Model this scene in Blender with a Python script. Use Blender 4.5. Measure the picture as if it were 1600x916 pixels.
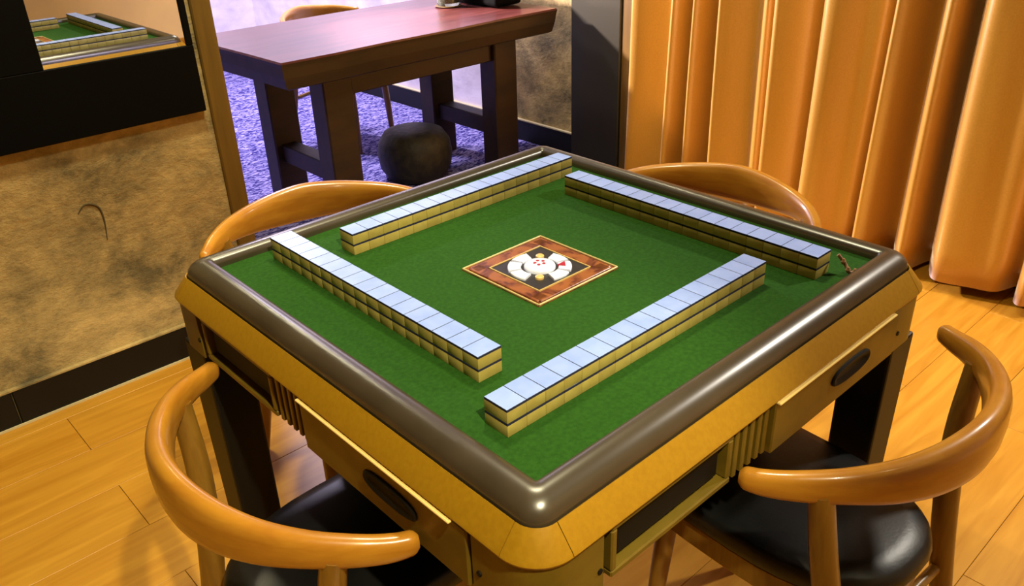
import bpy, bmesh, math, random
from mathutils import Vector, Matrix
random.seed(7)
for _o in list(bpy.data.objects): bpy.data.objects.remove(_o)
scene = bpy.context.scene
C = scene.collection
PI = math.pi

# ---------------------------------------------------------------- camera
CAM = Vector((-0.8953, -0.9234, 1.4030))
YAW, PITCH, ROLL, FPX = 0.731065, -0.489939, -0.035983, 1307.9
fw = Vector((math.cos(PITCH)*math.sin(YAW), math.cos(PITCH)*math.cos(YAW), math.sin(PITCH)))
r0 = Vector((math.cos(YAW), -math.sin(YAW), 0)); u0 = r0.cross(fw)
rt = math.cos(ROLL)*r0 + math.sin(ROLL)*u0
up = -math.sin(ROLL)*r0 + math.cos(ROLL)*u0
cd = bpy.data.cameras.new('camera'); cam = bpy.data.objects.new('camera', cd); C.objects.link(cam)
cam.matrix_world = Matrix(((rt.x, up.x, -fw.x, CAM.x), (rt.y, up.y, -fw.y, CAM.y), (rt.z, up.z, -fw.z, CAM.z), (0, 0, 0, 1)))
cd.sensor_width = 36; cd.lens = FPX/1600*36; cd.clip_start = 0.02
scene.camera = cam

# ---------------------------------------------------------------- world, lamps, exposure
w = bpy.data.worlds.new('world'); scene.world = w; w.use_nodes = True
w.node_tree.nodes['Background'].inputs[0].default_value = (0.9, 0.8, 0.7, 1)
w.node_tree.nodes['Background'].inputs[1].default_value = 0.05
scene.view_settings.view_transform = 'Standard'; scene.view_settings.look = 'None'
scene.view_settings.exposure = 0.0; scene.view_settings.gamma = 1.0
scene.view_settings.use_curve_mapping = False

def area(name, loc, power, col, size, target=None, spread=PI):
    l = bpy.data.lights.new(name, 'AREA'); l.shape = 'DISK'; l.size = size; l.energy = power; l.color = col; l.spread = spread
    o = bpy.data.objects.new(name, l); C.objects.link(o); o.location = loc
    t = Vector(target) if target else Vector((loc[0], loc[1], 0))
    o.rotation_euler = (t - Vector(loc)).to_track_quat('-Z', 'Y').to_euler()
    return o
def spot(name, loc, target, power, col, angle, blend=0.5, rad=0.04):
    l = bpy.data.lights.new(name, 'SPOT'); l.energy = power; l.color = col; l.spot_size = math.radians(angle); l.spot_blend = blend
    l.shadow_soft_size = rad
    o = bpy.data.objects.new(name, l); C.objects.link(o); o.location = loc
    o.rotation_euler = (Vector(target) - Vector(loc)).to_track_quat('-Z', 'Y').to_euler()
    return o
WARM = (1.0, 0.89, 0.56); WHITE = (1.0, 0.92, 0.78); LILAC = (0.82, 0.74, 1.0)
area('ceiling_lamp_over_table', (0.30, 0.28, 2.45), 22, WARM, 0.22)
spot('downlight_by_mirror_wall', (0.05, 0.90, 2.5), (-0.20, 1.40, 0.5), 118, WARM, 90, 0.9, 0.08)
spot('downlight_near_left', (-0.68, -1.35, 2.4), (-0.62, 0.35, 0.0), 230, WARM, 46, 0.5, 0.03)
spot('downlight_near_right', (1.80, -1.00, 2.1), (0.95, -0.6, 0.0), 130, WHITE, 84, 0.4, 0.08)
spot('curtain_highlight_spot', (0.75, 3.20, 1.55), (1.95, 0.75, 0.7), 900, (1.0, 0.82, 0.84), 55, 0.6, 0.06)  # added mid-air spot for the curtain ridge highlights, without any fixture
spot('downlight_by_curtain', (1.25, 1.30, 2.5), (1.98, 0.3, 0.4), 60, WARM, 100, 0.8, 0.05)
spot('front_wall_fill', (0.2, -1.55, 2.5), (0.3, -2.2, 1.0), 60, WARM, 110, 0.8, 0.06)  # added spot that brightens the wall opposite the mirror
area('next_room_lamp', (1.0, 3.5, 2.45), 85, LILAC, 0.4)
spot('next_room_wall_wash', (1.55, 3.45, 2.5), (2.1, 3.1, 0.6), 260, (0.95, 0.86, 1.0), 120, 0.8, 0.06)  # extra spot added to brighten the side wall without flooding the carpet
spot('next_room_end_wash', (1.0, 4.5, 2.5), (1.0, 5.2, 0.9), 170, (0.92, 0.84, 1.0), 120, 0.8, 0.06)  # extra spot added to brighten the wall at the far end

# ---------------------------------------------------------------- materials
def srgb(r, g, b):
    f = lambda c: (c/255/12.92 if c/255 <= 0.04045 else ((c/255+0.055)/1.055)**2.4)
    return (f(r), f(g), f(b), 1)
MATS = {}
def mat(name, c, rough=0.5, metal=0.0, c2=None, scale=(10, 10, 10), detail=4, lo=0.35, hi=0.65, bump=0.0, bscale=None, coat=0.0, spec=0.5, sheen=0.0, rnd=0.0, trans=0.0, distort=0.0, rough2=None):
    m = bpy.data.materials.new(name); m.use_nodes = True; MATS[name] = m
    nt = m.node_tree; N = nt.nodes; L = nt.links; b = N['Principled BSDF']
    b.inputs['Base Color'].default_value = c; b.inputs['Roughness'].default_value = rough
    b.inputs['Metallic'].default_value = metal; b.inputs['Specular IOR Level'].default_value = spec
    b.inputs['Coat Weight'].default_value = coat; b.inputs['Coat Roughness'].default_value = 0.28 if name == 'curtain' else 0.12
    b.inputs['Sheen Weight'].default_value = sheen; b.inputs['Transmission Weight'].default_value = trans
    b.inputs['Sheen Roughness'].default_value = 0.28; b.inputs['Sheen Tint'].default_value = (1, 0.86, 0.80, 1)
    tc = N.new('ShaderNodeTexCoord'); mp = N.new('ShaderNodeMapping'); mp.inputs['Scale'].default_value = scale
    L.new(tc.outputs['Object'], mp.inputs['Vector'])
    oi = N.new('ShaderNodeObjectInfo')
    if rnd:
        vm = N.new('ShaderNodeVectorMath'); vm.operation = 'SCALE'; vm.inputs[0].default_value = (17, 31, 9)
        L.new(oi.outputs['Random'], vm.inputs['Scale']); L.new(vm.outputs[0], mp.inputs['Location'])
    nz = N.new('ShaderNodeTexNoise'); nz.inputs['Scale'].default_value = 1.0; nz.inputs['Detail'].default_value = detail
    nz.inputs['Distortion'].default_value = distort
    L.new(mp.outputs[0], nz.inputs['Vector'])
    if c2 is not None:
        rp = N.new('ShaderNodeValToRGB'); rp.color_ramp.elements[0].position = lo; rp.color_ramp.elements[1].position = hi
        rp.color_ramp.elements[0].color = c; rp.color_ramp.elements[1].color = c2
        L.new(nz.outputs['Fac'], rp.inputs['Fac']); out = rp.outputs['Color']
        if rnd:
            hs = N.new('ShaderNodeHueSaturation'); mr = N.new('ShaderNodeMapRange')
            mr.inputs['To Min'].default_value = 1-rnd; mr.inputs['To Max'].default_value = 1+rnd
            L.new(oi.outputs['Random'], mr.inputs['Value']); L.new(mr.outputs[0], hs.inputs['Value'])
            L.new(out, hs.inputs['Color']); out = hs.outputs['Color']
        L.new(out, b.inputs['Base Color'])
    if rough2 is not None:
        mr2 = N.new('ShaderNodeMapRange'); mr2.inputs['To Min'].default_value = rough; mr2.inputs['To Max'].default_value = rough2
        L.new(nz.outputs['Fac'], mr2.inputs['Value']); L.new(mr2.outputs[0], b.inputs['Roughness'])
    if bump:
        bp = N.new('ShaderNodeBump'); bp.inputs['Strength'].default_value = bump; bp.inputs['Distance'].default_value = 0.01
        if bscale:
            mp2 = N.new('ShaderNodeMapping'); mp2.inputs['Scale'].default_value = bscale; L.new(tc.outputs['Object'], mp2.inputs['Vector'])
            n2 = N.new('ShaderNodeTexNoise'); n2.inputs['Scale'].default_value = 1.0; n2.inputs['Detail'].default_value = 6
            L.new(mp2.outputs[0], n2.inputs['Vector']); L.new(n2.outputs['Fac'], bp.inputs['Height'])
        else: L.new(nz.outputs['Fac'], bp.inputs['Height'])
        L.new(bp.outputs[0], b.inputs['Normal'])
    return m

mat('felt', srgb(34, 73, 18), 0.95, c2=srgb(42, 85, 23), scale=(160, 160, 160), detail=8, bump=0.25, bscale=(700, 700, 700), spec=0.15)
mat('rim', srgb(58, 49, 36), 0.31, c2=srgb(68, 58, 44), scale=(9, 9, 9), spec=1.0)
mat('gold', srgb(164, 120, 18), 0.36, c2=srgb(172, 128, 23), scale=(140, 140, 140), spec=0.5, metal=0.15)
mat('bronze', srgb(120, 98, 28), 0.40, c2=srgb(108, 88, 24), scale=(25, 25, 25), metal=0.2)
mat('gold_edge_lit', srgb(255, 226, 140), 0.25, metal=0.2)  # panel edge catching light, the brightness put into the colour
mat('black_plastic', srgb(7, 7, 5), 0.6, spec=0.25)
mat('dark_recess', srgb(30, 26, 14), 0.5)
mat('leg_brown', srgb(15, 12, 6), 0.5, c2=srgb(22, 18, 9), scale=(30, 30, 3), spec=0.4)
mat('tile_cream', srgb(182, 166, 88), 0.42, c2=srgb(168, 150, 76), scale=(35, 35, 35), rnd=0.06)
mat('tile_blue', srgb(142, 168, 236), 0.34, c2=srgb(156, 180, 244), scale=(30, 30, 30), rnd=0.04)
mat('tile_seam', srgb(44, 46, 66), 0.8, spec=0.1)
mat('chair_wood', srgb(192, 132, 38), 0.33, c2=srgb(176, 114, 30), scale=(14, 14, 60), detail=5, coat=0.45, rnd=0.04, distort=0.6)
mat('chair_wood_leg', srgb(146, 106, 36), 0.36, c2=srgb(126, 88, 28), scale=(70, 70, 6), coat=0.3)
mat('leather', srgb(12, 12, 12), 0.38, c2=srgb(20, 20, 20), scale=(18, 18, 18), bump=0.03, bscale=(220, 220, 220), spec=0.5)
mat('plank', srgb(180, 122, 27), 0.42, c2=srgb(204, 148, 46), scale=(2.2, 26, 10), detail=6, lo=0.3, hi=0.7, rnd=0.06, distort=1.2, bump=0.04)
mat('joint', srgb(52, 30, 10), 0.8)
mat('plaster', srgb(104, 94, 68), 0.9, c2=srgb(196, 170, 114), scale=(4.2, 4.2, 5.2), detail=12, lo=0.36, hi=0.62, bump=0.7, bscale=(16, 16, 22), spec=0.2, distort=0.25)
for n_ in MATS['plaster'].node_tree.nodes:
    if n_.type == 'TEX_NOISE': n_.inputs['Roughness'].default_value = 0.72
mat('plaster_groove', srgb(84, 72, 46), 0.95)
mat('plaster_lilac_lit', srgb(205, 196, 205), 0.9, c2=srgb(236, 228, 236), scale=(5, 5, 8), detail=8, bump=0.3, bscale=(12, 12, 20), spec=0.2)  # tan plaster under strong lilac light, that light put into the colour
mat('baseboard', srgb(9, 8, 6), 0.5, spec=0.3)
mat('base_strip', srgb(196, 182, 140), 0.5)
mat('trim_wood', srgb(114, 86, 28), 0.5, c2=srgb(94, 70, 22), scale=(40, 40, 3), detail=5)
mat('frame_black', srgb(4, 4, 3), 0.7, spec=0.1)
mat('mirror', (0.92, 0.92, 0.90, 1), 0.01, metal=1.0)
mat('carpet', srgb(44, 40, 108), 0.95, c2=srgb(150, 142, 200), scale=(20, 50, 40), detail=3, lo=0.45, hi=0.57, bump=0.8, spec=0.1, distort=2.0)
mat('steel', srgb(70, 67, 52), 0.42, metal=0.55, c2=srgb(66, 65, 57), scale=(120, 3, 1))
mat('curtain', srgb(196, 146, 52), 0.40, c2=srgb(204, 154, 60), scale=(200, 200, 200), coat=1.0, spec=1.0, sheen=1.0, bump=0.05, bscale=(500, 500, 500))
mat('slab', srgb(72, 30, 26), 0.34, c2=srgb(96, 46, 40), scale=(3, 26, 26), detail=6, coat=0.3, distort=1.0)
mat('slab_dark', srgb(32, 21, 9), 0.5, c2=srgb(50, 33, 15), scale=(4, 20, 20), detail=5)
mat('ceiling_paint', srgb(92, 84, 70), 0.9)
mat('dark_wall', srgb(190, 164, 118), 0.9, c2=srgb(206, 178, 124), scale=(2, 2, 2))
mat('cream_edge', srgb(206, 184, 124), 0.35)
mat('amber', srgb(150, 88, 44), 0.28, c2=srgb(88, 38, 24), scale=(26, 26, 26), detail=4, lo=0.42, hi=0.60, distort=1.5)
mat('panel_dark', srgb(46, 44, 44), 0.3)
mat('white_button', srgb(226, 232, 255), 0.25)
mat('red_button', srgb(170, 40, 60), 0.3)
mat('gold_button', srgb(214, 180, 110), 0.3)
mat('pouf', srgb(26, 26, 18), 0.6, c2=srgb(48, 44, 28), scale=(30, 30, 30), bump=0.4)
mat('dark_glass', srgb(14, 14, 14), 0.08, spec=0.8)
mat('clear_glass', srgb(205, 215, 190), 0.05, trans=0.9)
mat('cord', srgb(150, 108, 70), 0.6)

# ---------------------------------------------------------------- mesh helpers
def add_box(bm, x0, x1, y0, y1, z0, z1, bev=0.0, seg=1):
    vs = [bm.verts.new(p) for p in ((x0,y0,z0),(x1,y0,z0),(x1,y1,z0),(x0,y1,z0),(x0,y0,z1),(x1,y0,z1),(x1,y1,z1),(x0,y1,z1))]
    fs = [bm.faces.new([vs[i] for i in f]) for f in ((3,2,1,0),(4,5,6,7),(0,1,5,4),(1,2,6,5),(2,3,7,6),(3,0,4,7))]
    if bev > 0:
        es = list({e for f in fs for e in f.edges})
        bmesh.ops.bevel(bm, geom=es, offset=bev, segments=seg, profile=0.5, affect='EDGES', clamp_overlap=True)
def box(*a, **k):
    bm = bmesh.new(); add_box(bm, *a, **k); return bm
def to_mesh(name, bm, smooth=False):
    bmesh.ops.recalc_face_normals(bm, faces=bm.faces[:])
    me = bpy.data.meshes.new(name); bm.to_mesh(me); bm.free()
    if smooth:
        for p in me.polygons: p.use_smooth = True
        me.set_sharp_from_angle(angle=math.radians(40))
    return me
def obj(name, bm, m, parent=None, smooth=False, loc=None, rz=0.0):
    me = bm if isinstance(bm, bpy.types.Mesh) else to_mesh(name, bm, smooth)
    o = bpy.data.objects.new(name, me); C.objects.link(o)
    if len(me.materials) == 0:
        for x in (m if isinstance(m, (list, tuple)) else [m]): me.materials.append(MATS[x])
    if parent: o.parent = parent
    if loc: o.location = loc
    o.rotation_euler.z = rz
    return o
def tag(o, label=None, cat=None, group=None, kind=None):
    if label: o['label'] = label
    if cat: o['category'] = cat
    if group: o['group'] = group
    if kind: o['kind'] = kind
    return o
def empty(name, loc=(0, 0, 0), rz=0.0):
    o = bpy.data.objects.new(name, None); C.objects.link(o); o.location = loc; o.rotation_euler.z = rz; o.empty_display_size = 0.05
    return o
def copy_tree(o, parent=None):
    c = o.copy(); C.objects.link(c); c.parent = parent
    for ch in list(o.children): copy_tree(ch, c)
    return c
def rings(bm, rs, close=True, cap=True):
    """rs: list of rings (lists of points); skin them"""
    V = [[bm.verts.new(p) for p in r] for r in rs]
    n = len(rs[0])
    for a, b in zip(V, V[1:]):
        for i in range(n if close else n-1):
            j = (i+1) % n
            bm.faces.new((a[i], a[j], b[j], b[i]))
    if cap and close:
        bm.faces.new(V[0][::-1]); bm.faces.new(V[-1])
    return V
def lathe(prof, n=32, c=(0, 0, 0)):
    bm = bmesh.new()
    rs = [[(c[0]+r*math.cos(2*PI*i/n), c[1]+r*math.sin(2*PI*i/n), c[2]+z) for i in range(n)] for r, z in prof]
    rings(bm, rs); return bm
def catmull(pts, n):
    out = []
    P = [tuple(2*a-b for a, b in zip(pts[0], pts[1]))] + list(pts) + [tuple(2*a-b for a, b in zip(pts[-1], pts[-2]))]
    for i in range(1, len(P)-2):
        for k in range(n):
            t = k/n
            out.append(tuple(0.5*((2*b)+(c-a)*t+(2*a-5*b+4*c-d)*t*t+(-a+3*b-3*c+d)*t**3) for a, b, c, d in zip(P[i-1], P[i], P[i+1], P[i+2])))
    out.append(tuple(pts[-1])); return out
def tube(bm, pts, rad, n=10):
    pts = [Vector(p) for p in pts]; rs = []
    for i, p in enumerate(pts):
        t = (pts[min(i+1, len(pts)-1)] - pts[max(i-1, 0)]).normalized()
        a = t.cross(Vector((0, 0, 1)) if abs(t.z) < 0.9 else Vector((1, 0, 0))).normalized(); b = t.cross(a)
        r = rad[i] if isinstance(rad, (list, tuple)) else rad
        rs.append([p + r*(math.cos(2*PI*k/n)*a + math.sin(2*PI*k/n)*b) for k in range(n)])
    rings(bm, rs)
def tbox(bm, p0, p1, s0, s1, bev=0.004):
    """square bar from p0 to p1 (mostly vertical), side s0 to s1"""
    a = [Vector(p0)+Vector((x*s0/2, y*s0/2, 0)) for x, y in ((-1,-1),(1,-1),(1,1),(-1,1))]
    b = [Vector(p1)+Vector((x*s1/2, y*s1/2, 0)) for x, y in ((-1,-1),(1,-1),(1,1),(-1,1))]
    rings(bm, [a, b])
    if bev: bmesh.ops.bevel(bm, geom=bm.edges[:], offset=bev, segments=2, affect='EDGES', profile=0.5)

# ================================================================ the setting
XN, XP, YN, YP, ZC = -2.6, 2.1, -2.2, 5.2, 2.6
YW = 1.47
# floor of the card room: slab with planks
fl = obj('floor', box(XN, XP, YN, YW+0.03, -0.10, -0.0035), 'joint'); tag(fl, 'glossy orange-brown wooden plank floor around the mahjong table', kind='structure')
PW, PL = 0.2, 1.20
pm = {}
for r in range(-11, 8):
    y0 = r*PW; y1 = min(y0+PW, YW+0.03)
    if y0 < YN-0.001: continue
    if y1 - y0 < 0.02: continue
    off = -0.54 if r % 2 == 0 else 0.06
    k = off - PL*4
    while k < XP:
        a, b = max(k, XN), min(k+PL, XP)
        if b - a > 0.02:
            key = (round(b-a, 3), round(y1-y0, 3))
            if key not in pm:
                me = to_mesh('plank', box(-(b-a)/2+0.0006, (b-a)/2-0.0006, -(y1-y0)/2+0.0005, (y1-y0)/2-0.0005, -0.008, 0.0, bev=0.0008)); me.materials.append(MATS['plank']); pm[key] = me
            obj('plank', pm[key], None, fl, loc=((a+b)/2, (y0+y1)/2, random.uniform(-0.0006, 0.0)))
        k += PL
ca = obj('floor_carpet', box(XN, XP, YW+0.03, YP, -0.10, 0.004), 'carpet'); tag(ca, 'blue-violet streaked carpet in the next room', kind='structure')
th = obj('trim_1', box(0.10, XP, YW+0.012, YW+0.05, -0.01, 0.008, bev=0.003), 'trim_wood'); tag(th, 'flat wooden threshold strip between planks and carpet', kind='structure')
ce = obj('ceiling', box(XN, XP, YN, YP, ZC, ZC+0.1), 'ceiling_paint'); tag(ce, 'dim painted ceiling', kind='structure')
wl = obj('wall_left', box(XN, 0.10, YW, YW+0.12, 0, ZC), 'plaster'); tag(wl, 'rough tan plaster wall behind the mirror', kind='structure')
wr = obj('wall_right', box(XP, XP+0.1, YN, 2.42, -0.1, ZC), 'plaster'); tag(wr, 'rough tan plaster wall behind the curtain and steel pillar', kind='structure')
w2 = obj('wall_right_lit', box(XP, XP+0.1, 2.42, YP, -0.1, ZC), 'plaster_lilac_lit'); tag(w2, 'plaster side wall of the next room, lilac light in its colour', kind='structure')  # continues the tan wall; its colour carries the lilac light
wb = obj('wall_back', box(XN, XP, YP, YP+0.1, -0.1, ZC), 'plaster_lilac_lit'); tag(wb, 'plaster wall at the far end of the next room, lilac light in its colour', kind='structure')
wf = obj('wall_front', box(XN, XP, YN-0.1, YN, -0.1, ZC), 'dark_wall'); tag(wf, 'tan wall opposite the mirror', kind='structure')
wn = obj('wall_near', box(XN-0.1, XN, YN, YP, -0.1, ZC), 'dark_wall'); tag(wn, 'tan wall on the near side of the room', kind='structure')
# baseboards
def baseboard(name, label, axis, a, b, at):
    bl = empty(name); tag(bl, label, kind='structure')
    k = a
    while k < b-0.01:
        e = min(k+1.2, b)
        if axis == 'x': obj('board', box(k+0.001, e-0.001, at-0.014, at-0.0005, 0.0, 0.112, bev=0.003), 'baseboard', bl)
        else: obj('board', box(at-0.014, at-0.0005, k+0.001, e-0.001, 0.0, 0.112, bev=0.003), 'baseboard', bl)
        k = e
    if axis == 'x':
        obj('base_strip', box(a, b, at-0.019, at-0.014, 0.0, 0.006), 'base_strip', bl)
        obj('top_cap', box(a, b, at-0.016, at-0.0005, 0.112, 0.117), 'plaster', bl)
    else:
        obj('top_cap', box(at-0.017, at-0.0005, a, b, 0.112, 0.118), 'base_strip', bl)
baseboard('baseboard_left', 'black baseboard along the tan plaster wall under the mirror', 'x', -1.84+0.0, 0.085, YW)
baseboard('baseboard_right', 'black baseboard along the wall behind curtain and wooden table', 'y', YN, YP, XP)
tr = obj('trim_2', box(0.086, 0.146, YW-0.012, YW+0.125, 0.0, ZC, bev=0.004), 'trim_wood'); tag(tr, 'brown wooden jamb at the edge of the opening', kind='structure')
# steel column on the right wall
col = empty('pillar'); tag(col, 'dark brushed steel pillar between opening and curtain', kind='structure')
obj('steel_cladding', box(2.035, 2.098, 1.565, 1.865, 0.0, ZC, bev=0.004), 'steel', col)
obj('edge_strip', box(2.045, 2.098, 1.50, 1.562, 0.0, ZC, bev=0.003), 'trim_wood', col)

bm = bmesh.new()
tube(bm, catmull([(-0.340, YW, 0.549), (-0.321, YW, 0.568), (-0.301, YW, 0.567), (-0.283, YW, 0.550), (-0.279, YW, 0.51), (-0.285, YW, 0.453)], 5), [0.0012 + 0.0022*math.sin(PI*i/25) for i in range(26)], 6)
obj('plaster_gouge', bm, 'plaster_groove', wl, smooth=True)
# ================================================================ mirror on the left wall
mi = empty('wall_mirror', (-0.2, YW, 0.75)); tag(mi, 'wall mirror in a wide black frame reflecting the mahjong table', 'mirror')
MX0, MX1, MZ0, MZ1 = -0.325, 0.050, 0.942, 2.24
FX0, FX1, FZ0, FZ1 = -0.53, 0.068, 0.755, 2.42
def part_at(o, root): o.location = o.location - root.location; return o
def fbox(name, x0, x1, z0, z1, y0=YW-0.022, y1=YW-0.001, m='frame_black', bev=0.002):
    part_at(obj(name, box(x0, x1, y0, y1, z0, z1, bev=bev), m, mi), mi)
fbox('frame_bottom', FX0, FX1, FZ0, MZ0); fbox('frame_top', FX0, FX1, MZ1, FZ1)
fbox('frame_side', FX0, MX0, MZ0, MZ1); fbox('frame_side', MX1, FX1, MZ0, MZ1)
fbox('mirror_glass', MX0-0.003, MX1+0.003, MZ0-0.003, MZ1+0.003, YW-0.016, YW-0.003, 'mirror', 0)

# ================================================================ curtains
def curtain(name, label, ctrl, zb, seed):
    rnd = random.Random(seed)
    pts = catmull(ctrl, 10)      # (y, x)
    bm = bmesh.new(); nz = 24; top = 2.52
    grid = []
    for j in range(nz+1):
        t = j/nz; z = zb + (top-zb)*t
        row = []
        for (y, x) in pts:
            k = 1.0 + 0.12*(1-t)
            xx = min(2.09, 1.99 + (x-2.0)*1.45*k + 0.006*math.sin(9*y+3*t))
            row.append((xx, y + 0.012*math.sin(4*t+7*y), z + (0.006*math.sin(14*y) if j == 0 else 0)))
        grid.append(row)
    V = [[bm.verts.new(p) for p in row] for row in grid]
    for a, b in zip(V, V[1:]):
        for i in range(len(a)-1): bm.faces.new((a[i], a[i+1], b[i+1], b[i]))
    o = obj(name, bm, 'curtain', smooth=True)
    for p in o.data.polygons: p.use_smooth = True
    s = o.modifiers.new('cloth', 'SOLIDIFY'); s.thickness = 0.003
    tag(o, label, 'curtain', 'gold curtains')
    return o
R_, V_ = 1.95, 2.045
c1 = [(1.50, 2.03), (1.45, 2.03), (1.415, 1.955), (1.385, 1.945), (1.30, 1.985), (1.22, 2.00), (1.195, 1.95), (1.170, 1.955), (1.145, 2.05), (1.115, 2.06),
      (1.085, 1.96), (1.06, 1.95), (1.035, 2.05), (0.99, 2.06), (0.955, 1.945), (0.92, 1.945), (0.84, 1.99), (0.785, 1.97), (0.765, 2.02), (0.735, 1.945), (0.70, 1.95),
      (0.64, 1.985), (0.60, 2.03), (0.555, 1.945), (0.51, 1.935), (0.43, 1.975), (0.37, 1.985), (0.335, 2.03), (0.30, 1.94), (0.27, 1.945), (0.21, 2.04), (0.175, 1.99), (0.135, 1.945), (0.11, 1.96), (0.085, 2.045), (0.05, 2.06)]
curtain('curtain', 'long gold satin curtain in many folds beside the steel pillar', c1, 0.012, 1)
c2 = [(0.055, 2.00), (0.025, 1.955), (-0.01, 1.93), (-0.10, 1.955), (-0.17, 1.97), (-0.21, 2.02), (-0.245, 1.94), (-0.29, 1.94), (-0.36, 2.03), (-0.41, 1.94), (-0.47, 1.945), (-0.55, 2.03), (-0.61, 1.94), (-0.68, 1.95), (-0.76, 2.03), (-0.83, 1.945), (-0.9, 1.96)]
curtain('curtain', 'gold satin curtain at the right edge, hanging just above the floor', c2, 0.045, 2)

# ================================================================ mahjong table
ZF = 0.770
mt = empty('mahjong_table'); tag(mt, 'square automatic mahjong table with green felt top and gold sides', 'table')
CI = 0.415
def crad(d): return max(0.002, min(0.028, (d-0.3985)*0.62+0.002))
def sq_ring(d, z, nseg=8):
    """rounded square at half-size d with corner radius crad(d)"""
    pts = []
    r = crad(d); ci = d - r
    for q in range(4):
        cx, cy = ((ci, ci), (-ci, ci), (-ci, -ci), (ci, -ci))[q]
        for k in range(nseg+1):
            a = q*PI/2 + k*PI/2/nseg
            pts.append((cx+r*math.cos(a), cy+r*math.sin(a), z))
    return pts
# felt with a square opening for the centre unit (centre at CX,CY)
CX, CY, CH = -0.012, -0.011, 0.094
bm = bmesh.new()
o_ = [bm.verts.new((x*0.402, y*0.402, ZF)) for x, y in ((-1,-1),(1,-1),(1,1),(-1,1))]
i_ = [bm.verts.new((CX+x*CH, CY+y*CH, ZF)) for x, y in ((-1,-1),(1,-1),(1,1),(-1,1))]
for k in range(4): bm.faces.new((o_[k], o_[(k+1)%4], i_[(k+1)%4], i_[k]))
ext = bmesh.ops.extrude_face_region(bm, geom=bm.faces[:])
for v in [g for g in ext['geom'] if isinstance(g, bmesh.types.BMVert)]: v.co.z -= 0.012
obj('felt_top', bm, 'felt', mt)
# rim
bm = bmesh.new()
prof = [(0.3985, -0.012), (0.3985, 0.006), (0.400, 0.0115), (0.404, 0.0155), (0.410, 0.018), (0.417, 0.0185), (0.424, 0.0172), (0.431, 0.0138), (0.437, 0.0088), (0.4415, 0.002), (0.443, -0.006), (0.443, -0.02)]
rs = [sq_ring(d, ZF+z) for d, z in prof]
V = rings(bm, rs, cap=False)
for i in range(len(V[0])):
    j = (i+1) % len(V[0]); bm.faces.new((V[-1][i], V[-1][j], V[0][j], V[0][i]))
obj('rim', bm, 'rim', mt, smooth=True)
# gold bezel: four sides, four corners
gp = [(0.4455, -0.024), (0.4455, -0.0085), (0.447, -0.0075), (0.4700, -0.037), (0.4718, -0.041), (0.470, -0.045), (0.452, -0.045)]
gap = 0.0011
def bezel_side():
    bm = bmesh.new()
    rings(bm, [[(x, -d, ZF+z) for d, z in gp] for x in (-CI+gap, CI-gap)]); return to_mesh('bezel_side', bm, True)
def bezel_corner():
    bm = bmesh.new(); rs = []
    for k in range(11):
        a = PI + k*PI/2/10
        rs.append([(-CI+(d-CI)*math.cos(a), -CI+(d-CI)*math.sin(a), ZF+z) for d, z in gp])
    rings(bm, rs); return to_mesh('bezel_corner', bm, True)
bs, bc = bezel_side(), bezel_corner()
for me in (bs, bc): me.materials.append(MATS['gold'])
for k in range(4):
    obj('bezel_side', bs, None, mt, rz=k*PI/2); obj('bezel_corner', bc, None, mt, rz=k*PI/2)
# inner dark carcass
bm = bmesh.new(); rings(bm, [sq_ring(d, z) for d, z in ((0.436, 0.612), (0.440, 0.617), (0.440, 0.752))]); obj('carcass', bm, 'dark_recess', mt)
obj('machine_housing', box(-0.30, 0.30, -0.30, 0.30, 0.462, 0.613, bev=0.012, seg=2), 'black_plastic', mt)  # black housing added to make the space under the table dark
# corner posts of the apron
def apron_corner():
    bm = bmesh.new(); rs = []
    for z in (0.634, 0.724):
        outer = [(-CI+(0.4665-CI)*math.cos(PI+k*PI/2/8), -CI+(0.4665-CI)*math.sin(PI+k*PI/2/8), z) for k in range(9)]
        inner = [(-0.36, -0.4665, z), (-0.36, -0.44, z), (-0.44, -0.44, z), (-0.44, -0.36, z), (-0.4665, -0.36, z)]
        rs.append(outer + inner)
    rings(bm, rs); return to_mesh('apron_corner', bm, True)
ac = apron_corner(); ac.materials.append(MATS['bronze'])
def disc_y(bm, x, y, z, rx, rz, dy, n=24):
    rings(bm, [[(x+rx*math.cos(2*PI*k/n), yy, z+rz*math.sin(2*PI*k/n)) for k in range(n)] for yy in (y, y+dy)])
# shared side meshes, built for the side facing -y
side = {}
side['drawer_panel'] = (to_mesh('drawer_panel', box(-0.012, 0.356, -0.4700, -0.44, 0.636, 0.7245, bev=0.002)), 'bronze')
side['panel_edge'] = (to_mesh('panel_edge', box(-0.012, 0.332, -0.4760, -0.4665, 0.7218, 0.7250, bev=0.001)), 'gold_edge_lit')
bm = bmesh.new()
n = 28
def oval(ax, az, y): return [(0.203+ax*math.copysign(abs(math.cos(2*PI*k/n))**0.8, math.cos(2*PI*k/n)), y, 0.682+az*math.copysign(abs(math.sin(2*PI*k/n))**0.8, math.sin(2*PI*k/n))) for k in range(n)]
rings(bm, [oval(0.058, 0.0175, -0.468), oval(0.058, 0.0175, -0.4720), oval(0.055, 0.015, -0.4740), oval(0.050, 0.011, -0.4730), oval(0.044, 0.006, -0.4705)])
side['pull_handle'] = (to_mesh('pull_handle', bm, True), 'black_plastic')
bm = bmesh.new()
x0, x1, z0, z1, t = -0.345, -0.105, 0.640, 0.7225, 0.010
add_box(bm, x0, x1, -0.466, -0.44, z1-t, z1, bev=0.002); add_box(bm, x0, x1, -0.466, -0.44, z0, z0+t, bev=0.002)
add_box(bm, x0, x0+t, -0.466, -0.44, z0+t, z1-t, bev=0.002); add_box(bm, x1-t, x1, -0.466, -0.44, z0+t, z1-t, bev=0.002)
side['tray_frame'] = (to_mesh('tray_frame', bm), 'bronze')
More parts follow.
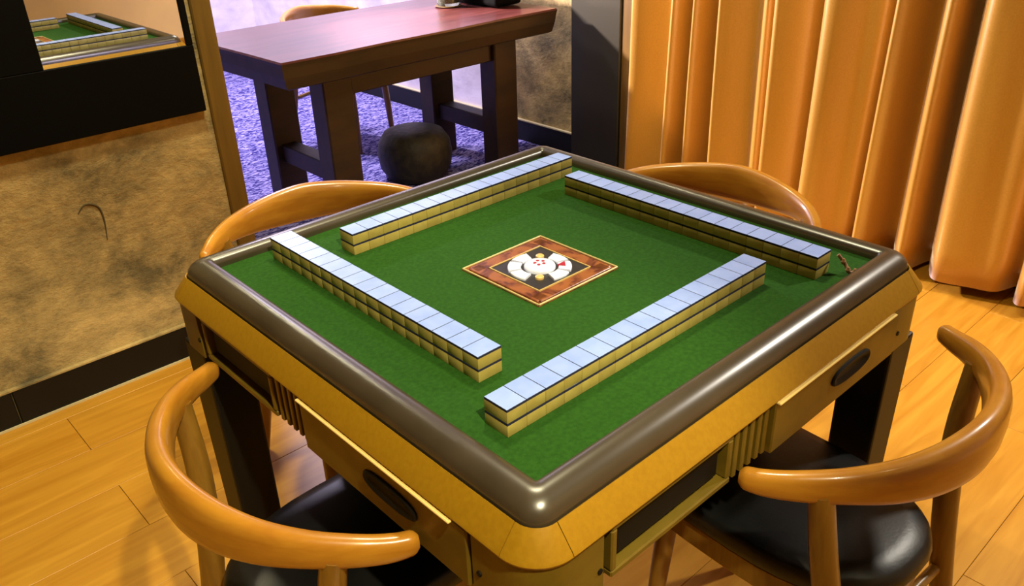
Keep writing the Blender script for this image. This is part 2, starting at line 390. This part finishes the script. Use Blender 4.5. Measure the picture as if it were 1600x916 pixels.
side['tray_front'] = (to_mesh('tray_front', box(x0+0.018, x1-0.018, -0.4565, -0.44, z0+0.017, z1-0.017, bev=0.003)), 'black_plastic')
side['back_panel'] = (to_mesh('back_panel', box(-0.358, 0.352, -0.446, -0.438, 0.636, 0.7245)), 'dark_recess')
rib = to_mesh('vent_rib', box(-0.0045, 0.0045, -0.464, -0.44, 0.640, 0.7225, bev=0.0015)); rib.materials.append(MATS['bronze'])
def bolt_mesh():
    bm = bmesh.new(); disc_y(bm, 0, -0.4660, 0, 0.004, 0.004, -0.002, 12); return to_mesh('bolt', bm)
bolt = bolt_mesh(); bolt.materials.append(MATS['black_plastic'])
for k in range(4):
    for nm, (me, m) in side.items():
        if not me.materials: me.materials.append(MATS[m])
        obj(nm, me, None, mt, rz=k*PI/2)
    for x in (-0.092, -0.074, -0.056, -0.038, -0.022):
        o = obj('vent_rib', rib, None, mt, rz=k*PI/2); v = Matrix.Rotation(k*PI/2, 3, 'Z') @ Vector((x, 0, 0)); o.location = v
    obj('apron_corner', ac, None, mt, rz=k*PI/2)
    for x, z in ((-0.366, 0.668), (0.372, 0.668)):
        o = obj('bolt', bolt, None, mt, rz=k*PI/2); o.location = Matrix.Rotation(k*PI/2, 3, 'Z') @ Vector((x, 0, z))
LC = 0.420
bm = bmesh.new(); tbox(bm, (0, 0, 0.0), (0, 0, 0.632), 0.076, 0.084, 0.005); lg = to_mesh('leg', bm); lg.materials.append(MATS['leg_brown'])
for x, y in ((-1,-1),(1,-1),(1,1),(-1,1)): obj('leg', lg, None, mt, loc=(x*LC, y*LC, 0))
# centre unit
cu = obj('centre_unit', box(CX-0.0935, CX+0.0935, CY-0.0935, CY+0.0935, ZF-0.03, ZF+0.001), 'amber', mt)
ZT = ZF+0.001
es = to_mesh('edge_strip', box(-0.0935, 0.0935, -0.0935, -0.0908, 0.0, 0.0032, bev=0.0008)); es.materials.append(MATS['cream_edge'])
for k in range(4): obj('edge_strip', es, None, cu, loc=(CX, CY, ZT), rz=k*PI/2)
ap = to_mesh('amber_panel', box(-0.083, 0.083, -0.087, -0.0625, 0.0, 0.0028, bev=0.001)); ap.materials.append(MATS['amber'])
for k in range(4): obj('amber_panel', ap, None, cu, loc=(CX, CY, ZT), rz=k*PI/2)
il = to_mesh('inner_line', box(-0.061, 0.061, -0.061, -0.0592, 0.0, 0.0034)); il.materials.append(MATS['gold_button'])
for k in range(4): obj('inner_line', il, None, cu, loc=(CX, CY, ZT), rz=k*PI/2)
obj('control_plate', box(-0.059, 0.059, -0.059, 0.059, 0, 0.0022), 'panel_dark', cu, loc=(CX, CY, ZT))
dm = lathe([(0.027, 0.002), (0.027, 0.006), (0.025, 0.0085), (0.018, 0.0105), (0.009, 0.0115), (0.002, 0.0118)], 36)
obj('dice_dome', dm, 'white_button', cu, smooth=True, loc=(CX, CY, ZT))
bm = bmesh.new()
for i in range(5):
    a = i*2*PI/5
    rings(bm, [[(0.008*math.cos(a)+0.003*math.cos(t*PI/4), 0.008*math.sin(a)+0.003*math.sin(t*PI/4), z) for t in range(8)] for z in (0.0108, 0.0122)])
obj('dome_mark', bm, 'red_button', cu, loc=(CX, CY, ZT))
def arc_button(a0, a1, r0, r1, h=0.006):
    bm = bmesh.new(); n = 8
    prof = [(r0, 0.002), (r0, h-0.0012), (r0+0.0012, h), (r1-0.0012, h), (r1, h-0.0012), (r1, 0.002)]
    rs = []
    for k in range(n+1):
        a = a0+(a1-a0)*k/n; rs.append([(r*math.cos(a), r*math.sin(a), z) for r, z in prof])
    rings(bm, rs); return bm
for k in range(8):
    a = k*PI/4
    deg = (k*45) % 360
    m = 'white_button'
    if deg in (45, 225): 
        obj('round_key', lathe([(0.0075, 0.002), (0.0075, 0.0055), (0.006, 0.0068), (0.001, 0.0070)], 18), 'gold_button', cu, smooth=True, loc=(CX+0.040*math.cos(a), CY+0.040*math.sin(a), ZT)); continue
    obj('ring_key', arc_button(a-0.33, a+0.33, 0.032, 0.0545), m, cu, smooth=True, loc=(CX, CY, ZT))
bm = bmesh.new(); rings(bm, [[(0.0290, -0.0330, z), (0.0215, -0.0210, z), (0.0400, -0.0200, z)] for z in (0.003, 0.0074)])
obj('red_key', bm, 'red_button', cu, loc=(CX, CY, ZT))

# ================================================================ tiles: four walls of 17 x 2
TW, TL, TH = 0.5595/17, 0.0420, 0.0202
DI, A0 = 0.2665, -0.3614
def tile_body():
    bm = bmesh.new(); add_box(bm, -TW/2+0.0002, TW/2-0.0002, -TL/2, TL/2, 0.0, TH-0.0032, bev=0.0006, seg=2); return bm
bm = bmesh.new(); add_box(bm, -TW/2+0.0002, TW/2-0.0002, -TL/2, TL/2, TH-0.0038, TH, bev=0.0004, seg=1)
bmesh.ops.recalc_face_normals(bm, faces=bm.faces[:])
for f in bm.faces: f.material_index = 0 if f.normal.z > 0.9 else 1
bk = to_mesh('tile_back', bm); bk.materials.append(MATS['tile_blue']); bk.materials.append(MATS['tile_seam'])
tb = to_mesh('tile_body', tile_body(), True); tb.materials.append(MATS['tile_cream'])
ORD = ['first', 'second', 'third', 'fourth', 'fifth', 'sixth', 'seventh', 'eighth', 'ninth', 'tenth', 'eleventh', 'twelfth', 'thirteenth', 'fourteenth', 'fifteenth', 'sixteenth', 'seventeenth']
ROWS = {0: ('near-right row', 'front corner'), 1: ('far-right row', 'right corner'), 2: ('far-left row', 'back corner'), 3: ('near-left row', 'left corner')}
TWK = {0: (0.0008, 0.0016), 1: (-0.0002, -0.0014), 2: (0.0015, 0.0008), 3: (-0.0022, -0.0009)}
def lab(layer, i, k):
    row, cor = ROWS[k]
    if i == 16: return '%s blue-backed mahjong tile at the end farthest from the table\'s %s, %s' % (layer, cor, row)
    return '%s blue-backed mahjong tile, %s from the table\'s %s in the %s' % (layer, ORD[i], cor, row)
proto = None
rt_ = random.Random(3)
for k in range(4):
    ro = Matrix.Rotation(k*PI/2, 3, 'Z')
    for layer in range(2):
        for i in range(17):
            if proto is None:
                t_ = empty('mahjong_tile'); obj('tile_body', tb, None, t_); obj('tile_back', bk, None, t_); proto = t_
            else: t_ = copy_tree(proto)
            x = A0 + TWK[k][0] + (i+0.5)*TW; y = -(DI + TWK[k][1] + TL/2) + rt_.uniform(-0.00015, 0.00015)
            p = ro @ Vector((x, y, 0))
            t_.location = (p.x, p.y, ZF + layer*TH); t_.rotation_euler.z = k*PI/2 + rt_.uniform(-0.002, 0.002)
            tag(t_, lab('upper' if layer else 'lower', i, k), 'tile', 'mahjong tiles of the ' + ROWS[k][0])

# small cord at the end of the far-right row
bm = bmesh.new(); tube(bm, catmull([(0.318, -0.369, ZF+0.030), (0.322, -0.381, ZF+0.016), (0.318, -0.392, ZF+0.006), (0.330, -0.398, ZF+0.004)], 5), 0.003, 8)
for q, (x, y, z) in enumerate(((0.3205, -0.378, 0.020), (0.3185, -0.389, 0.009), (0.327, -0.397, 0.0055))):
    rings(bm, [[(x+r*math.cos(a*PI/4), y+r*math.sin(a*PI/4), ZF+z+dz) for a in range(8)] for r, dz in ((0.002, -0.005), (0.0048, 0), (0.002, 0.005))])
tag(obj('beaded_cord', bm, 'cord', smooth=True), 'short tan beaded cord beside the end tile of the far-right row', 'cord')

# ================================================================ armchairs
def section(h, wd, n=16):
    """super-ellipse, h vertical, wd horizontal -> list of (horizontal, vertical)"""
    out = []
    for k in range(n):
        a = 2*PI*k/n; c, s = math.cos(a), math.sin(a)
        out.append((wd/2*math.copysign(abs(c)**0.75, c), h/2*math.copysign(abs(s)**0.75, s)))
    return out
def make_chair():
    """origin on floor under the middle of the arm tips; chair faces +y, back towards -y"""
    root = empty('armchair')
    # (x, y, ztop, height, width)
    half = [(0.2787, -0.015, 0.6667, 0.031, 0.024), (0.2642, -0.045, 0.6694, 0.0385, 0.026), (0.2398, -0.0830, 0.6774, 0.0455, 0.028), (0.1995, -0.1258, 0.6855, 0.0535, 0.031), (0.1421, -0.1637, 0.6925, 0.0676, 0.0345), (0.0743, -0.1889, 0.7005, 0.0836, 0.037), (0.0, -0.1985, 0.7062, 0.0920, 0.037)]
    full = half + [(-x, y, z, h, w_) for x, y, z, h, w_ in half[-2::-1]]
    P = catmull(full, 7)
    bm = bmesh.new(); rs = []
    n = len(P)
    for i, p in enumerate(P):
        a, b = P[max(i-1, 0)], P[min(i+1, n-1)]
        t = Vector((b[0]-a[0], b[1]-a[1], 0)).normalized(); nr = Vector((-t.y, t.x, 0))
        e = min(i, n-1-i); sc = (0.55, 0.88)[e] if e < 2 else 1.0
        # band leans back slightly at the middle
        cz = p[2] - p[3]/2
        rs.append([Vector((p[0], p[1], cz)) + nr*sx*sc + Vector((0, 0, sz*sc)) for sx, sz in section(p[3], p[4])])
    rings(bm, rs)
    obj('backrest_hoop', bm, 'chair_wood', root, smooth=True)
    # seat pad
    def seat_ring(s, z):
        out = []
        n = 40
        for k in range(n):
            a = 2*PI*k/n; c, q = math.cos(a), math.sin(a)
            hx = 0.166 + 0.006*q      # wider at the front
            e_ = 0.5 if q > 0 else 0.8
            out.append((s*hx*math.copysign(abs(c)**e_, c), 0.065 + s*0.235*math.copysign(abs(q)**e_, q), z - 0.015))
        return out
    bm = bmesh.new(); rings(bm, [seat_ring(s, z) for s, z in ((0.93, 0.395), (0.985, 0.40), (1.0, 0.412), (0.985, 0.426), (0.94, 0.436), (0.80, 0.442), (0.5, 0.445), (0.2, 0.446))])
    sp = obj('seat', bm, 'leather', root, smooth=True)
    bm = bmesh.new(); rings(bm, [seat_ring(s, z) for s, z in ((0.92, 0.345), (0.945, 0.348), (0.955, 0.392), (0.93, 0.396))])
    obj('seat_rail', bm, 'chair_wood_leg', root, smooth=True)
    for s in (-1, 1):
        bm = bmesh.new()
        pts = catmull([(s*0.215, -0.185, 0.0), (s*0.188, -0.150, 0.22), (s*0.180, -0.125, 0.40), (s*0.196, -0.108, 0.53), (s*0.222, -0.102, 0.650)], 5)
        tube(bm, pts, [0.0135+0.007*math.sin(PI*min(1, max(0, p[2]/0.8))) for p in pts], 12)
        obj('leg', bm, 'chair_wood_leg', root, smooth=True)
        bm = bmesh.new(); pts = [(s*0.150, 0.225, 0.0), (s*0.142, 0.215, 0.2), (s*0.138, 0.205, 0.345)]
        tube(bm, pts, [0.0125, 0.017, 0.019], 12)
        obj('leg', bm, 'chair_wood_leg', root, smooth=True)
    bm = bmesh.new(); tube(bm, [(-0.187, -0.14, 0.27), (0.187, -0.14, 0.27)], 0.010, 10); obj('stretcher', bm, 'chair_wood_leg', root, smooth=True)
    return root
ch = make_chair()
SPOTS = [(0.182, -0.474, -0.052, 'curved-arm wooden chair with black seat at the near-right side of the mahjong table'),
         (-0.461, 0.012, -1.5685, 'curved-arm wooden chair with black seat at the near-left side of the mahjong table'),
         (-0.037, 0.6287, 2.919, 'curved-arm wooden chair behind the mahjong table, between it and the opening'),
         (0.608, 0.110, 1.674, 'curved-arm wooden chair behind the mahjong table, in front of the gold curtain'),
         (1.428, 3.004, 3.476, 'curved-arm wooden chair on the far side of the dark slab table')]
for i, (x, y, rz, lb) in enumerate(SPOTS):
    o = ch if i == 0 else copy_tree(ch)
    o.location = (x, y, 0); o.rotation_euler.z = rz
    tag(o, lb, 'chair', 'curved-arm wooden chairs')

# ================================================================ slab table in the next room
st = empty('slab_table', (1.23, 2.22, 0.004)); tag(st, 'heavy dark wooden slab table with thick legs in the next room', 'table')
def sp(name, bm, m, smooth=False):
    o = obj(name, bm, m, st, smooth); o.location = -st.location; return o
bm = bmesh.new()
outl = [(0.53, 1.85), (0.75, 1.842), (1.0, 1.852), (1.3, 1.846), (1.6, 1.855), (1.93, 1.85), (1.935, 2.1), (1.925, 2.35), (1.93, 2.59), (1.6, 2.60), (1.2, 2.605), (0.8, 2.60), (0.52, 2.60), (0.515, 2.35), (0.525, 2.1)]
def inset(p, s): return (1.23+(p[0]-1.23)*(1-s/0.70), 2.225+(p[1]-2.225)*(1-s/0.375))
rings(bm, [[(*inset(p, s), z) for p in outl] for s, z in ((0.03, 0.642), (0.018, 0.648), (0.008, 0.69), (0.003, 0.73), (0.0, 0.743), (0.004, 0.750))])
for f in bm.faces: f.material_index = 0 if f.calc_center_median().z > 0.745 else 1
sp('slab', bm, ['slab', 'slab_dark'])
for x0 in (0.735, 1.62):
    for y0 in (1.94, 2.42):
        sp('leg', box(x0, x0+0.135, y0, y0+0.11, 0.004, 0.645, bev=0.006), 'slab_dark')
    sp('side_stretcher', box(x0+0.03, x0+0.105, 2.045, 2.425, 0.19, 0.27, bev=0.004), 'slab_dark')
for y0 in (1.965, 2.445): sp('apron', box(0.86, 1.625, y0, y0+0.05, 0.55, 0.645, bev=0.004), 'slab_dark')
# things on it and under it
jr = empty('glass_jar', (1.66, 2.30, 0.754)); tag(jr, 'dark drink in a glass with pale rim standing on the slab table', 'glass')
obj('glass', lathe([(0.050, 0.0), (0.052, 0.006), (0.054, 0.15), (0.050, 0.15), (0.048, 0.012), (0.002, 0.010)], 28), 'clear_glass', jr, smooth=True)
obj('drink', lathe([(0.002, 0.0125), (0.0465, 0.0125), (0.0485, 0.12), (0.002, 0.12)], 28), 'dark_glass', jr, smooth=True)
obj('coaster', lathe([(0.062, -0.003), (0.064, -0.001), (0.062, 0.0)], 28), 'trim_wood', jr)
jr.location.z += 0.003
bm = bmesh.new(); add_box(bm, 1.74, 1.905, 2.05, 2.40, 0.7545, 0.86, bev=0.02, seg=3)
hb = obj('black_case', bm, 'frame_black', smooth=True); tag(hb, 'black case lying at the end of the slab table', 'case')
bm = bmesh.new(); tube(bm, catmull([(1.735, 2.17, 0.80), (1.715, 2.18, 0.80), (1.71, 2.225, 0.80), (1.715, 2.27, 0.80), (1.735, 2.28, 0.80)], 4), 0.006, 8); obj('handle', bm, 'black_plastic', hb, smooth=True)
pf = obj('pouf', lathe([(0.09, 0.0), (0.14, 0.01), (0.17, 0.06), (0.178, 0.12), (0.17, 0.18), (0.14, 0.225), (0.09, 0.242), (0.01, 0.246)], 32), 'pouf', smooth=True, loc=(1.36, 2.25, 0.004))
tag(pf, 'round dark pouf on the carpet under the slab table', 'pouf')
